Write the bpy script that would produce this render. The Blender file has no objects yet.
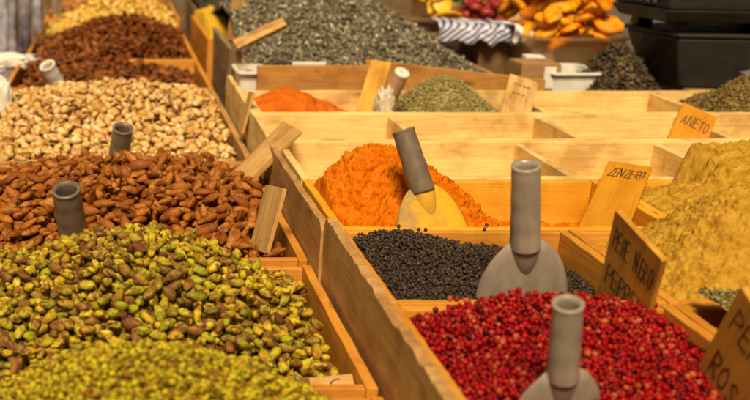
import bpy, math, random
import numpy as np
from mathutils import Vector, Matrix, noise
from mathutils.bvhtree import BVHTree
random.seed(7); RNG = np.random.default_rng(7)
S = bpy.context.scene; COL = S.collection

# ------------------------------------------------------------------ camera constants
F = 1000.0; PX, PY = 110.0, 200.0
T = 0.95; CAMZ = T + 0.40
TH = math.atan(0.3); CS, SN = math.cos(TH), math.sin(TH)
CAM = Vector((0, 0, CAMZ))
def ray(u, v):
    x, y = (u - PX) / F, (PY - v) / F
    return Vector((x, CS + y * SN, -SN + y * CS))
def WY(u, v, Y):
    d = ray(u, v); return CAM + d * (Y / d.y)
DBG = []
def proj(p):
    d = Vector(p) - CAM; zc = d.y * CS - d.z * SN; yc = d.y * SN + d.z * CS
    return (round(PX + F * d.x / zc), round(PY - F * yc / zc))
def WZ(u, v, z):
    d = ray(u, v); return CAM + d * ((z - CAMZ) / d.z)

# ------------------------------------------------------------------ object helpers
def tag(o, label=None, cat=None, group=None, kind=None):
    if label: o['label'] = label
    if cat: o['category'] = cat
    if group: o['group'] = group
    if kind: o['kind'] = kind
    return o
def thing(name, label, cat, loc, group=None, mat=None):
    o = bpy.data.objects.new(name, None); COL.objects.link(o)
    o.empty_display_size = 0.03
    if mat is not None: o.matrix_world = mat
    else: o.location = loc
    return tag(o, label, cat, group)
class MB:
    """collects shapes; build() links ONE mesh object"""
    def __init__(s): s.v = []; s.f = []; s.g = []; s.mi = []
    def add(s, vs, fs, gr=None, mi=0):
        b = len(s.v); s.v += [tuple(p) for p in vs]
        s.f += [tuple(i + b for i in f) for f in fs]
        s.g += gr if gr else [tuple(p) for p in vs]
        s.mi += [mi] * len(fs)
        return s
    def box(s, a, b, mi=0, rough=0.0, seg=1, axis=None):
        """plank from corner a to b; grain follows the longest side; rough wobbles the top edge"""
        a = Vector(a); b = Vector(b); d = b - a
        ax = axis if axis is not None else max(range(3), key=lambda i: abs(d[i]))
        off = Vector((random.uniform(0, 9), random.uniform(0, 9), random.uniform(0, 9)))
        o1, o2 = [i for i in range(3) if i != ax]
        vs = []; n = max(1, seg)
        for k in range(n + 1):
            t = k / n
            for (p, q) in ((0, 0), (1, 0), (1, 1), (0, 1)):
                c = [0, 0, 0]; c[ax] = a[ax] + d[ax] * t; c[o1] = a[o1] + d[o1] * p; c[o2] = a[o2] + d[o2] * q
                if rough and ((o2 == 2 and q == 1) or (o1 == 2 and p == 1)):
                    c[2] += rough * (noise.noise(Vector((t * 9 + off.x, off.y, p * .4))) + .6 * noise.noise(Vector((t * 31, off.x, p * .5))))
                vs.append(c)
        fs = [(0, 3, 2, 1)]
        for k in range(n):
            q = 4 * k
            for j in range(4):
                fs.append((q + j, q + (j + 1) % 4, q + 4 + (j + 1) % 4, q + 4 + j))
        fs.append((4 * n, 4 * n + 1, 4 * n + 2, 4 * n + 3))
        if ax == 1: fs = [f[::-1] for f in fs]
        gr = [(c[ax] + off.x, c[o1] + off.y, c[o2] + off.z) for c in vs]
        return s.add(vs, fs, gr, mi)
    def build(s, name, mats, parent=None, org=(0, 0, 0), bevel=0, smooth=False, solid=0, subsurf=0):
        me = bpy.data.meshes.new(name)
        org = Vector(org)
        me.from_pydata([Vector(p) - org for p in s.v], [], s.f)
        at = me.attributes.new('gr', 'FLOAT_VECTOR', 'POINT')
        at.data.foreach_set('vector', [x for g in s.g for x in g])
        if not isinstance(mats, (list, tuple)): mats = [mats]
        for m in mats: me.materials.append(m)
        me.polygons.foreach_set('material_index', s.mi)
        if smooth: me.polygons.foreach_set('use_smooth', [True] * len(me.polygons))
        me.update()
        o = bpy.data.objects.new(name, me); COL.objects.link(o)
        if parent: o.parent = parent
        else: o.location = org
        if solid:
            m = o.modifiers.new('solid', 'SOLIDIFY'); m.thickness = solid; m.offset = 0
        if bevel:
            m = o.modifiers.new('bevel', 'BEVEL'); m.width = bevel; m.segments = 2; m.limit_method = 'ANGLE'; m.harden_normals = False
        if subsurf:
            m = o.modifiers.new('sub', 'SUBSURF'); m.levels = subsurf; m.render_levels = subsurf
        return o
def np_mesh(name, V, Fq, mats, mi=None, smooth=True, parent=None):
    """V (n,3) array, Fq (m,k) array of quads or tris"""
    me = bpy.data.meshes.new(name)
    n, m, k = len(V), len(Fq), Fq.shape[1]
    me.vertices.add(n); me.vertices.foreach_set('co', np.ascontiguousarray(V, dtype=np.float32).ravel())
    me.loops.add(m * k); me.loops.foreach_set('vertex_index', np.ascontiguousarray(Fq, dtype=np.int32).ravel())
    me.polygons.add(m)
    me.polygons.foreach_set('loop_start', np.arange(0, m * k, k, dtype=np.int32))
    me.polygons.foreach_set('loop_total', np.full(m, k, dtype=np.int32))
    if not isinstance(mats, (list, tuple)): mats = [mats]
    for t in mats: me.materials.append(t)
    if mi is not None: me.polygons.foreach_set('material_index', np.asarray(mi, dtype=np.int32))
    if smooth: me.polygons.foreach_set('use_smooth', np.ones(m, dtype=bool))
    me.update(calc_edges=True); me.validate()
    return me
def link(name, me, loc=(0, 0, 0), parent=None):
    o = bpy.data.objects.new(name, me); COL.objects.link(o); o.location = loc
    if parent: o.parent = parent
    return o

# ------------------------------------------------------------------ materials
class NT:
    def __init__(s, name):
        s.m = bpy.data.materials.new(name); s.m.use_nodes = True
        s.t = s.m.node_tree; s.n = s.t.nodes
        s.b = s.n['Principled BSDF']
    def new(s, ty, **kw):
        x = s.n.new(ty)
        for k, v in kw.items():
            if k in x.inputs: x.inputs[k].default_value = v
            else: setattr(x, k, v)
        return x
    def l(s, a, b): s.t.links.new(a, b)
    def ramp(s, fac, stops, interp='LINEAR'):
        r = s.new('ShaderNodeValToRGB'); cr = r.color_ramp; cr.interpolation = interp
        while len(cr.elements) > 1: cr.elements.remove(cr.elements[-1])
        cr.elements[0].position = stops[0][0]; cr.elements[0].color = (*stops[0][1], 1)
        for p, c in stops[1:]:
            e = cr.elements.new(p); e.color = (*c, 1)
        s.l(fac, r.inputs[0]); return r.outputs[0]
    def mix(s, fac, a, b, mode='MIX'):
        x = s.n.new('ShaderNodeMix'); x.data_type = 'RGBA'; x.blend_type = mode
        for val, i in ((fac, 0), (a, 6), (b, 7)):
            if isinstance(val, (int, float)): x.inputs[i].default_value = val
            elif isinstance(val, tuple): x.inputs[i].default_value = (*val, 1)
            else: s.l(val, x.inputs[i])
        return x.outputs[2]
    def math(s, op, a, b=0.0):
        x = s.n.new('ShaderNodeMath'); x.operation = op
        for val, i in ((a, 0), (b, 1)):
            if isinstance(val, (int, float)): x.inputs[i].default_value = val
            else: s.l(val, x.inputs[i])
        return x.outputs[0]
    def bump(s, h, strength, dist):
        b = s.new('ShaderNodeBump', Strength=strength, Distance=dist); s.l(h, b.inputs['Height'])
        s.l(b.outputs[0], s.b.inputs['Normal']); return b
def wood(name, c_lo, c_hi, stain=None, stain_amt=0.0, rough=.6, contrast=1.0):
    k = NT(name)
    at = k.new('ShaderNodeAttribute', attribute_name='gr')
    mp = k.new('ShaderNodeMapping'); mp.inputs['Scale'].default_value = (5.0, 42, 42); k.l(at.outputs['Vector'], mp.inputs[0])
    n1 = k.new('ShaderNodeTexNoise', Scale=1.0, Detail=5.0, Roughness=.65, Distortion=.6); k.l(mp.outputs[0], n1.inputs[0])
    mp2 = k.new('ShaderNodeMapping'); mp2.inputs['Scale'].default_value = (12, 320, 320); k.l(at.outputs['Vector'], mp2.inputs[0])
    n2 = k.new('ShaderNodeTexNoise', Scale=1.0, Detail=3.0, Roughness=.6); k.l(mp2.outputs[0], n2.inputs[0])
    n3 = k.new('ShaderNodeTexNoise', Scale=13.0, Detail=4.0, Roughness=.6); k.l(at.outputs['Vector'], n3.inputs[0])
    lo = tuple(a + (b - a) * (1 - contrast) * .5 for a, b in zip(c_lo, c_hi))
    col = k.ramp(n1.outputs[0], [(.3, lo), (.48, tuple((a + 2 * b) / 3 for a, b in zip(lo, c_hi))), (.62, c_hi)])
    fine = k.ramp(n2.outputs[0], [(.35, (.72, .66, .58)), (.55, (1, 1, 1))])
    col = k.mix(.55, col, fine, 'MULTIPLY')
    st = k.ramp(n3.outputs[0], [(.36, (.50, .36, .22)), (.46, (.85, .76, .62)), (.58, (1, 1, 1))])
    col = k.mix(.60, col, st, 'MULTIPLY')
    if stain:
        n4 = k.new('ShaderNodeTexNoise', Scale=9.0, Detail=5.0, Roughness=.65); k.l(at.outputs['Vector'], n4.inputs[0])
        f = k.math('MULTIPLY', k.ramp(n4.outputs[0], [(.30, (.35, .35, .35)), (.65, (1, 1, 1))]), stain_amt)
        col = k.mix(f, col, stain)
    # knots
    vo = k.new('ShaderNodeTexVoronoi', Scale=1.0, Randomness=1.0)
    mp3 = k.new('ShaderNodeMapping'); mp3.inputs['Scale'].default_value = (6, 13, 13); k.l(at.outputs['Vector'], mp3.inputs[0]); k.l(mp3.outputs[0], vo.inputs[0])
    kn = k.ramp(vo.outputs['Distance'], [(.05, (.30, .17, .08)), (.13, (1, 1, 1))])
    col = k.mix(.55, col, kn, 'MULTIPLY')
    k.l(col, k.b.inputs['Base Color']); k.b.inputs['Roughness'].default_value = rough
    k.b.inputs['Specular IOR Level'].default_value = .2
    h = k.math('ADD', n1.outputs[0], k.math('MULTIPLY', n2.outputs[0], .8))
    k.bump(h, .45, .0012)
    return k.m
def nutmat(name, cols, patch=None, patch_amt=.5, pscale=110, rough=.45, bump=.3, stretch=None, bscale=400, shade=.45, spec=.4, coat=0.0):
    """cols: colours picked per nut (Object Random + island random); patch: second colour in noise patches"""
    k = NT(name)
    oi = k.new('ShaderNodeObjectInfo'); ge = k.new('ShaderNodeNewGeometry')
    r = k.math('FRACT', k.math('ADD', oi.outputs['Random'], k.math('MULTIPLY', ge.outputs['Random Per Island'], 7.31)))
    n = len(cols)
    col = k.ramp(r, [((i + .5) / n, c) for i, c in enumerate(cols)])
    tc = k.new('ShaderNodeTexCoord')
    add = k.n.new('ShaderNodeVectorMath'); add.operation = 'ADD'; k.l(tc.outputs['Object'], add.inputs[0])
    cb = k.new('ShaderNodeCombineXYZ'); k.l(r, cb.inputs[0]); k.l(k.math('MULTIPLY', r, 3.7), cb.inputs[1]); k.l(cb.outputs[0], add.inputs[1])
    vec = add.outputs[0]
    n1 = k.new('ShaderNodeTexNoise', Scale=pscale, Detail=3.0, Roughness=.6, Distortion=.5); k.l(vec, n1.inputs[0])
    if patch:
        lo, hi = .52 - .22 * patch_amt, .68 - .22 * patch_amt
        f = k.ramp(n1.outputs[0], [(lo, (0, 0, 0)), (hi, (1, 1, 1))])
        col = k.mix(f, col, patch)
    mp = k.new('ShaderNodeMapping'); mp.inputs['Scale'].default_value = stretch or (1, 1, 1); k.l(vec, mp.inputs[0])
    n2 = k.new('ShaderNodeTexNoise', Scale=bscale, Detail=3.0, Roughness=.65); k.l(mp.outputs[0], n2.inputs[0])
    col = k.mix(shade, col, k.ramp(n2.outputs[0], [(.3, (.45, .40, .36)), (.62, (1.1, 1.1, 1.1))]), 'MULTIPLY')
    k.l(col, k.b.inputs['Base Color']); k.b.inputs['Roughness'].default_value = rough
    k.b.inputs['Specular IOR Level'].default_value = spec
    if coat: k.b.inputs['Coat Weight'].default_value = coat; k.b.inputs['Coat Roughness'].default_value = .3
    if bump: k.bump(n2.outputs[0], bump, .0012)
    return k.m
def powder(name, c1, c2, c3, scale=60, fine=900):
    k = NT(name)
    tc = k.new('ShaderNodeTexCoord')
    n1 = k.new('ShaderNodeTexNoise', Scale=scale, Detail=6.0, Roughness=.7); k.l(tc.outputs['Object'], n1.inputs[0])
    n2 = k.new('ShaderNodeTexNoise', Scale=fine, Detail=4.0, Roughness=.75); k.l(tc.outputs['Object'], n2.inputs[0])
    col = k.ramp(n1.outputs[0], [(.3, c1), (.5, c2), (.7, c3)])
    col = k.mix(.5, col, k.ramp(n2.outputs[0], [(.32, (.5, .42, .36)), (.6, (1.12, 1.1, 1.08))]), 'MULTIPLY')
    k.l(col, k.b.inputs['Base Color']); k.b.inputs['Roughness'].default_value = 1.0; k.b.inputs['Specular IOR Level'].default_value = .0
    k.bump(n2.outputs[0], .7, .002)
    return k.m
def plain(name, c, rough=.5, var=.15, scale=30, metal=0, bump=.05, trans=0, spec=.5, streak=None):
    k = NT(name)
    tc = k.new('ShaderNodeTexCoord')
    mp = k.new('ShaderNodeMapping'); mp.inputs['Scale'].default_value = streak or (1, 1, 1); k.l(tc.outputs['Object'], mp.inputs[0])
    n1 = k.new('ShaderNodeTexNoise', Scale=scale, Detail=5.0, Roughness=.65); k.l(mp.outputs[0], n1.inputs[0])
    lo = tuple(max(0, x * (1 - var * 2)) for x in c); hi = tuple(min(1, x * (1 + var)) for x in c)
    k.l(k.ramp(n1.outputs[0], [(.32, lo), (.62, hi)]), k.b.inputs['Base Color'])
    rr = k.ramp(n1.outputs[0], [(.3, (min(1, rough * 1.3),) * 3), (.7, (rough * .8,) * 3)]); k.l(rr, k.b.inputs['Roughness'])
    k.b.inputs['Metallic'].default_value = metal; k.b.inputs['Specular IOR Level'].default_value = spec
    k.b.inputs['Transmission Weight'].default_value = trans
    if bump: k.bump(n1.outputs[0], bump, .003)
    return k.m

M = {}
M['pale'] = wood('pale_pine', (.68, .43, .14), (.89, .67, .29), contrast=.55)
M['yellow'] = wood('yellow_stained_pine', (.55, .25, .02), (.84, .48, .07), (.82, .37, .008), .75, contrast=.6)
M['orange'] = wood('orange_pine', (.42, .17, .025), (.72, .37, .08), (.68, .25, .010), .5, contrast=.7)
M['tan'] = wood('tan_board', (.36, .17, .045), (.54, .28, .08), contrast=.6)
M['rough'] = wood('rough_sawn_plank', (.36, .185, .06), (.64, .40, .16), (.34, .16, .05), .35)
M['label'] = wood('label_board', (.56, .27, .035), (.74, .41, .075), contrast=.7)
M['labely'] = wood('label_board_yellow', (.42, .17, .012), (.62, .29, .025), (.62, .25, .006), .5, contrast=.8)
M['labelp'] = wood('label_board_pale', (.40, .22, .075), (.68, .43, .17))
M['greywood'] = wood('weathered_board', (.16, .11, .07), (.36, .26, .17))
M['table'] = wood('table_boards', (.10, .06, .03), (.20, .13, .07))
M['ink'] = plain('marker_ink', (.07, .035, .02), .6, .3, 200)
M['kernel'] = nutmat('pistachio_kernel_skin', [(.56, .42, .014), (.64, .45, .018), (.32, .16, .025), (.46, .41, .016), (.70, .53, .03), (.27, .30, .014), (.22, .08, .032), (.58, .42, .02), (.44, .31, .014), (.15, .06, .025), (.64, .54, .035), (.38, .38, .015)], (.16, .055, .022), .32, 105, .5, .45, None, 300, .6, .2)
M['almond'] = nutmat('almond_skin', [(.38, .125, .016), (.46, .17, .025), (.29, .082, .011), (.42, .145, .02), (.52, .21, .04)], (.19, .052, .008), .32, 70, .5, .7, (.22, 1.7, 1.7), 380, .7, .22)
M['darkalmond'] = nutmat('dark_almond_skin', [(.26, .068, .008), (.35, .105, .013), (.12, .028, .005), (.42, .14, .02), (.19, .048, .008)], (.06, .014, .004), .34, 60, .45, .6, (.25, 1.6, 1.6), 330, .6, .25)
M['shell'] = nutmat('pistachio_shell', [(.74, .49, .18), (.82, .60, .30), (.64, .38, .11), (.86, .68, .38), (.76, .50, .17)], (.46, .20, .04), .26, 80, .5, .25, None, 260, .4, .25)
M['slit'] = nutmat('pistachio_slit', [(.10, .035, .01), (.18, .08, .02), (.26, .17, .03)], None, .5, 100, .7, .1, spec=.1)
M['blanched'] = nutmat('blanched_nut', [(.78, .52, .10), (.84, .62, .16), (.68, .40, .06), (.86, .68, .24)], (.58, .28, .04), .25, 60, .5, .2, None, 200, .4, .2)
M['hazel'] = nutmat('roasted_nut', [(.52, .24, .05), (.62, .34, .08), (.40, .15, .03), (.70, .42, .12)], (.32, .11, .02), .4, 60, .5, .2, None, 200, .4)
M['crumb'] = nutmat('chopped_pistachio', [(.60, .50, .014), (.68, .54, .02), (.36, .36, .012), (.74, .60, .04), (.16, .11, .012), (.34, .16, .02), (.60, .46, .02)], (.22, .12, .015), .2, 200, .6, .2, spec=.15)
M['black'] = nutmat('black_peppercorn', [(.045, .030, .022), (.075, .050, .035), (.03, .02, .016), (.11, .075, .05)], None, .5, 200, .5, .9, None, 500, .6, .3)
M['red'] = nutmat('pink_peppercorn', [(.26, .003, .005), (.46, .005, .008), (.17, .002, .004), (.52, .012, .008), (.09, .002, .004), (.38, .005, .013), (.28, .004, .008), (.50, .10, .04)], None, .5, 200, .4, .6, None, 420, .8, .2)
M['herbgrey'] = nutmat('dried_grey_herb', [(.28, .23, .15), (.05, .040, .022), (.44, .38, .27), (.13, .105, .06), (.025, .02, .012), (.20, .165, .10), (.62, .56, .44)], None, .5, 200, .75, .1)
M['herbgreen'] = nutmat('dried_green_herb', [(.34, .28, .10), (.44, .36, .15), (.22, .18, .055), (.52, .44, .21), (.28, .22, .06)], None, .5, 200, .8, .1)
M['herbmix'] = nutmat('mixed_green_herb', [(.24, .20, .05), (.40, .31, .10), (.11, .10, .03), (.54, .43, .17), (.18, .15, .04), (.30, .20, .07)], None, .5, 200, .8, .1)
M['herbbrown'] = nutmat('dried_brown_herb', [(.28, .19, .055), (.20, .13, .035), (.36, .25, .08), (.14, .09, .025)], None, .5, 200, .8, .1)
M['tea'] = nutmat('dark_tea', [(.035, .028, .018), (.07, .05, .03), (.12, .09, .05), (.025, .02, .015), (.20, .13, .06)], None, .5, 200, .7, .1)
M['turmeric'] = powder('turmeric_powder', (.50, .105, .003), (.72, .185, .006), (.84, .275, .014), 60)
M['paprika'] = powder('paprika_powder', (.52, .10, .012), (.66, .15, .015), (.76, .21, .02), 40)
M['ginger'] = powder('ginger_powder', (.34, .17, .016), (.55, .31, .038), (.68, .42, .07), 70)
M['apricot'] = nutmat('dried_apricot', [(.90, .36, .007), (.94, .45, .009), (.84, .27, .005), (.95, .50, .015)], (.74, .20, .004), .38, 45, .5, .4, None, 120, .3, .2)
M['darkred'] = nutmat('dark_red_dried_fruit', [(.28, .02, .02), (.36, .04, .03), (.20, .012, .02)], None, .5, 60, .4, .3, None, 120, .35)
M['mango'] = nutmat('dried_mango', [(.88, .45, .012), (.85, .38, .01), (.9, .52, .03)], None, .5, 60, .4, .3, None, 120, .3)
M['kiwi'] = nutmat('green_dried_fruit', [(.12, .26, .02), (.20, .34, .03), (.08, .18, .015)], None, .5, 60, .45, .3, None, 120, .35)
M['grey'] = plain('grey_plastic', (.34, .285, .24), .30, .12, 40, streak=(1, 1, .5))
M['greydark'] = plain('dark_grey_plastic', (.17, .13, .095), .38, .15, 60)
M['greyyel'] = None
M['white'] = plain('white_plastic', (.78, .74, .68), .45, .06, 30)
M['tubeend'] = plain('pink_beige_plastic', (.55, .36, .24), .5, .12, 40)
M['blackp'] = plain('black_plastic', (.020, .018, .017), .42, .25, 25, spec=.45)
M['blackrib'] = plain('grey_vent', (.13, .115, .11), .5, .2, 40)
M['card'] = plain('brown_cardboard', (.36, .20, .085), .8, .12, 18, streak=(1, 1, 4))
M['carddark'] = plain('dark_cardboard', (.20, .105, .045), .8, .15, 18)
M['paper'] = plain('white_paper', (.76, .73, .70), .7, .08, 25)
M['lav'] = plain('lavender_plastic_film', (.36, .35, .44), .3, .35, 22, bump=.3)
M['clear'] = plain('clear_plastic', (.85, .84, .82), .12, .05, 30, trans=.85)
M['frost'] = plain('frosted_plastic', (.95, .74, .46), .3, .05, 30, trans=.88)
M['baggy'] = plain('thin_white_bag', (.86, .76, .62), .4, .08, 40, trans=.35)
M['yellowb'] = powder('yellow_spice', (.62, .36, .03), (.76, .46, .04), (.82, .54, .08), 40)
M['green'] = plain('green_print', (.10, .30, .08), .6, .1)
# turmeric-dusted grey plastic
k = NT('yellow_dusted_plastic'); tc = k.new('ShaderNodeTexCoord')
n1 = k.new('ShaderNodeTexNoise', Scale=22.0, Detail=6.0, Roughness=.7); k.l(tc.outputs['Object'], n1.inputs[0])
sx = k.new('ShaderNodeSeparateXYZ'); k.l(tc.outputs['Object'], sx.inputs[0])
g = k.math('ADD', n1.outputs[0], k.math('ADD', k.math('MULTIPLY', sx.outputs[0], 5.0), k.math('MULTIPLY', sx.outputs[2], -1.2)))
k.l(k.ramp(g, [(.34, (.30, .20, .09)), (.50, (.60, .34, .03)), (.66, (.80, .44, .02))]), k.b.inputs['Base Color'])
k.b.inputs['Roughness'].default_value = .7; M['greyyel'] = k.m
# blue striped film
k = NT('blue_striped_film'); tc = k.new('ShaderNodeTexCoord')
wv = k.new('ShaderNodeTexWave', Scale=24.0, Distortion=.6, Detail=3.0); mp = k.new('ShaderNodeMapping'); mp.inputs['Rotation'].default_value = (0, 2.2, 0)
k.l(tc.outputs['Object'], mp.inputs[0]); k.l(mp.outputs[0], wv.inputs[0])
k.l(k.ramp(wv.outputs[0], [(.52, (.60, .60, .66)), (.66, (.16, .19, .42)), (.9, (.07, .09, .30))]), k.b.inputs['Base Color']); k.b.inputs['Roughness'].default_value = .35
M['bluefilm'] = k.m
# paving
k = NT('paving'); tc = k.new('ShaderNodeTexCoord'); br = k.new('ShaderNodeTexBrick', Scale=2.0); k.l(tc.outputs['Object'], br.inputs[0])
br.inputs['Color1'].default_value = (.16, .14, .12, 1); br.inputs['Color2'].default_value = (.12, .105, .09, 1); br.inputs['Mortar'].default_value = (.06, .055, .05, 1)
n1 = k.new('ShaderNodeTexNoise', Scale=8.0, Detail=6.0); k.l(tc.outputs['Object'], n1.inputs[0])
k.l(k.mix(.6, br.outputs[0], k.ramp(n1.outputs[0], [(.3, (.6, .6, .6)), (.7, (1, 1, 1))]), 'MULTIPLY'), k.b.inputs['Base Color']); k.b.inputs['Roughness'].default_value = .85
M['paving'] = k.m

# ------------------------------------------------------------------ setting
g = MB(); g.add([(-60, -60, 0), (60, -60, 0), (60, 60, 0), (-60, 60, 0)], [(0, 1, 2, 3)]); tag(g.build('ground', M['paving']), kind='structure')
TZ = T - .19                                           # table surface
tb = thing('market_table', 'long dark wooden table carrying all the crates of nuts and spices', 'table', (.6, 2.8, 0))
b = MB()
for i in range(12):
    x0 = -.95 + i * .26; b.box((x0, .40, TZ - .03), (x0 + .257, 6.2, TZ))
b.build('tabletop', M['table'], tb, tb.location, bevel=.002)
for x in (-.85, 2.0):
    for y in (.5, 6.1):
        b = MB(); b.box((x, y - .03, 0), (x + .07, y + .04, TZ - .031)); b.build('leg', M['table'], tb, tb.location, bevel=.003)

# ------------------------------------------------------------------ crates
def crate(label, x0, x1, y0, y1, top, mat, group=None, bottom=None, divs=(), th=.012, low=None, front=True, back=True, sides=(1, 1), floor=.10, ymat=None, rough=.0015, hb=0.0, name='wooden_crate', dtop=0.0):
    """boards butt together: front and back run between the side boards"""
    low = TZ + .001 if low is None else low
    t = thing(name, label, 'crate', ((x0 + x1) / 2, (y0 + y1) / 2, low), group); o = t.location
    for s, (a, c) in enumerate(((x0, x0 + th), (x1 - th, x1))):
        if sides[s]:
            b = MB(); b.box((a, y0, low), (c, y1, top), rough=rough, seg=14); b.build('side_board', mat, t, o, bevel=.0014)
    xi0 = x0 + th + .0004; xi1 = x1 - th - .0004
    if front:
        b = MB(); b.box((xi0, y0 + .0005, low), (xi1, y0 + th, top - .001), rough=rough, seg=14); b.build('front_board', mat, t, o, bevel=.0014)
    if back:
        b = MB(); b.box((xi0, y1 - th, low), (xi1, y1 - .0005, top - .001 + hb), rough=rough, seg=14); b.build('back_board', mat, t, o, bevel=.0014)
    b = MB(); b.box((xi0, y0 + th + .0005, top - floor - .008), (xi1, y1 - th - .0005, top - floor)); b.build('bottom_board', mat, t, o)
    for x in divs:
        b = MB(); b.box((x - th / 2, y0 + th + .0006, top - floor + .0005), (x + th / 2, y1 - th - .0006, top - .002 - dtop), rough=rough, seg=10); b.build('divider', mat, t, o, bevel=.0014)
    return t
LX0, LX1 = -.268, .270; LT = T - .07
GL = 'wooden crates of nuts in the left row'
crate('wooden crate of chopped green pistachio closest to the viewer', LX0, LX1, .50, .892, LT, M['orange'], GL)
crate('wooden crate filled with whole shelled green pistachios', LX0, LX1, .908, 1.262, LT, M['orange'], GL)
crate('wooden crate filled with light brown almonds and a grey scoop', LX0, LX1, 1.285, 1.795, LT, M['orange'], GL)
crate('wooden crate filled with pistachios in their pale shells', LX0, LX1, 1.815, 2.555, LT, M['rough'], GL)
crate('wooden crate of dark almonds with a white scoop handle sticking out', LX0 - .01, LX1, 2.58, 3.06, LT, M['orange'], GL)
crate('wooden crate of dark almonds behind the one with the white scoop', LX0, LX1, 3.08, 3.62, LT, M['orange'], GL)
crate('wooden crate of pale yellow blanched nuts', LX0, LX1, 3.65, 4.15, LT, M['orange'], GL)
crate('wooden crate of roasted orange-brown nuts furthest back on the left', LX0, LX1 + .02, 4.18, 4.9, LT, M['orange'], GL)
GR = 'compartment trays on the right'
XL = .288
YA0, YA1, YB0, YC0 = 1.930, 2.175, 1.700, 1.450
crate('pale wooden compartment tray at the back with red paprika and green herb heaps', XL, 1.62, YA0 + .001, YA1, T, M['pale'], GR, divs=(.56, .873, 1.186), dtop=.003)
crate('pale wooden compartment tray holding the small board that reads ANETO', XL, 1.62, YB0 + .001, YA0 - .001, T, M['pale'], GR, divs=(.548, .835, 1.107), dtop=.003)
crate('pale empty compartment tray just behind the orange turmeric', XL, 1.42, YC0 + .001, YB0 - .001, T, M['pale'], GR, divs=(.46, .708, .948, 1.2), dtop=.003)
GS = 'yellow and orange spice crates on the right'
YD0, YE0, YF0 = 1.208, .962, .715
crate('yellow-stained wooden crate holding the orange turmeric heap and dusted scoop', XL, .728, YD0 + .001, YC0 - .008, T, M['yellow'], GS, th=.011)
crate('yellow-stained wooden crate holding the cracked slab of ginger powder', .730, 1.15, YD0 + .001, YC0 - .008, T, M['yellow'], GS, th=.011)
crate('wooden crate holding black peppercorns and a grey scoop', XL, .579, YE0 + .001, YD0 - .003, T, M['orange'], GS, th=.011)
crate('wooden crate holding the tall heap of tan ginger powder', .581, .93, YE0 + .001, YD0 - .003, T, M['orange'], GS, th=.011)
crate('wooden crate holding bright red peppercorns and a grey scoop', XL, .579, YF0, YE0 - .003, T, M['orange'], GS, th=.011)
crate('wooden crate holding the mixed green dried herb', .581, .93, YF0, YE0 - .003, T, M['orange'], GS, th=.011)
# rough side planks between the nut row and the spice crates
def plank(label, p0, p1, zt0, zt1, thick, seg, rough, mat):
    b = MB(); vs = []; gr = []; off = random.uniform(0, 9)
    (xa, ya), (xb, yb) = p0, p1; L = math.hypot(xb - xa, yb - ya)
    for kx in range(seg + 1):
        t = kx / seg; x = xa + (xb - xa) * t; y = ya + (yb - ya) * t; zt = zt0 + (zt1 - zt0) * t
        e = min(t, 1 - t) * L; zt -= max(0, .012 - e) ** 2 * 70                # rounded, worn ends
        zt += rough * (noise.noise(Vector((t * 6 + off, 1, 0))) + .5 * noise.noise(Vector((t * 25, off, 0))) + .3 * noise.noise(Vector((t * 80, off, 3))))
        chip = .0022 * noise.noise(Vector((t * 40, off, 8)))
        for (dx, z) in ((0, TZ + .001), (-thick, TZ + .001), (-thick, zt - .0012 + chip), (-thick * .72, zt + chip * .4), (0, zt)):
            vs.append((x + dx, y, z)); gr.append((t * L + off, z, dx + off))
    fs = []
    for kx in range(seg):
        q = 5 * kx
        for j in range(5): fs.append((q + j, q + (j + 1) % 5, q + 5 + (j + 1) % 5, q + 5 + j))
    fs.append((4, 3, 2, 1, 0)); fs.append(tuple(5 * seg + j for j in range(5)))
    b.add(vs, fs, gr); o = b.build('plank', mat, None, ((xa + xb) / 2, (ya + yb) / 2, TZ + .001))
    return tag(o, label, 'plank', 'rough planks standing between the nuts and the spices')
plank('rough chipped plank beside the red and black peppercorns, nearest the viewer', (.2865, .70), (.2865, 1.222), T + .006, T + .012, .011, 70, .006, M['rough'])
plank('rough plank beside the turmeric crate, middle of the long divide', (.2815, 1.225), (.2815, 1.70), T + .000, T + .000, .009, 60, .004, M['rough'])
plank('pale plank beside the empty trays, furthest along the divide', (.2865, 1.715), (.2865, 2.36), T + .002, T + .004, .010, 40, .003, M['pale'])

# ------------------------------------------------------------------ nut shapes
def uvell(nu, nv, fn):
    V = []; Q = []
    V.append((-1, 0, 0))
    for i in range(1, nv):
        th = math.pi * i / nv
        for j in range(nu):
            ph = 2 * math.pi * j / nu
            V.append((-math.cos(th), math.sin(th) * math.sin(ph), math.sin(th) * math.cos(ph)))
    V.append((1, 0, 0)); n = len(V) - 1
    for j in range(nu): Q.append((0, 1 + (j + 1) % nu, 1 + j, 1 + j))
    for i in range(nv - 2):
        a = 1 + i * nu
        for j in range(nu): Q.append((a + j, a + (j + 1) % nu, a + nu + (j + 1) % nu, a + nu + j))
    a = 1 + (nv - 2) * nu
    for j in range(nu): Q.append((a + j, a + (j + 1) % nu, n, n))
    V = np.array([fn(Vector(p)) for p in V])
    return V, Q
def tri_fix(Q):
    out = []
    for q in Q:
        q2 = []
        for i in q:
            if i not in q2: q2.append(i)
        if len(q2) == 3: out.append(tuple(q2))
        else: out.append((q2[0], q2[1], q2[2])); out.append((q2[0], q2[2], q2[3]))
    return np.array(out)
def f_kernel(seed):
    def f(p):
        x = p.x; r = 1 - .18 * x - .10 * x * x
        v = Vector((x * .0108, p.y * .0060 * r, p.z * .0053 * r))
        v.z += .0016 * (1 - x * x) - .0008
        v *= 1 + .24 * noise.noise(p * 1.6 + Vector((seed * 7, 0, 0))) + .09 * noise.noise(p * 4 + Vector((seed, 3, 0)))
        if p.z > .1: v.z -= .0014 * math.exp(-(p.y * 5) ** 2)
        return v
    return f
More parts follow.
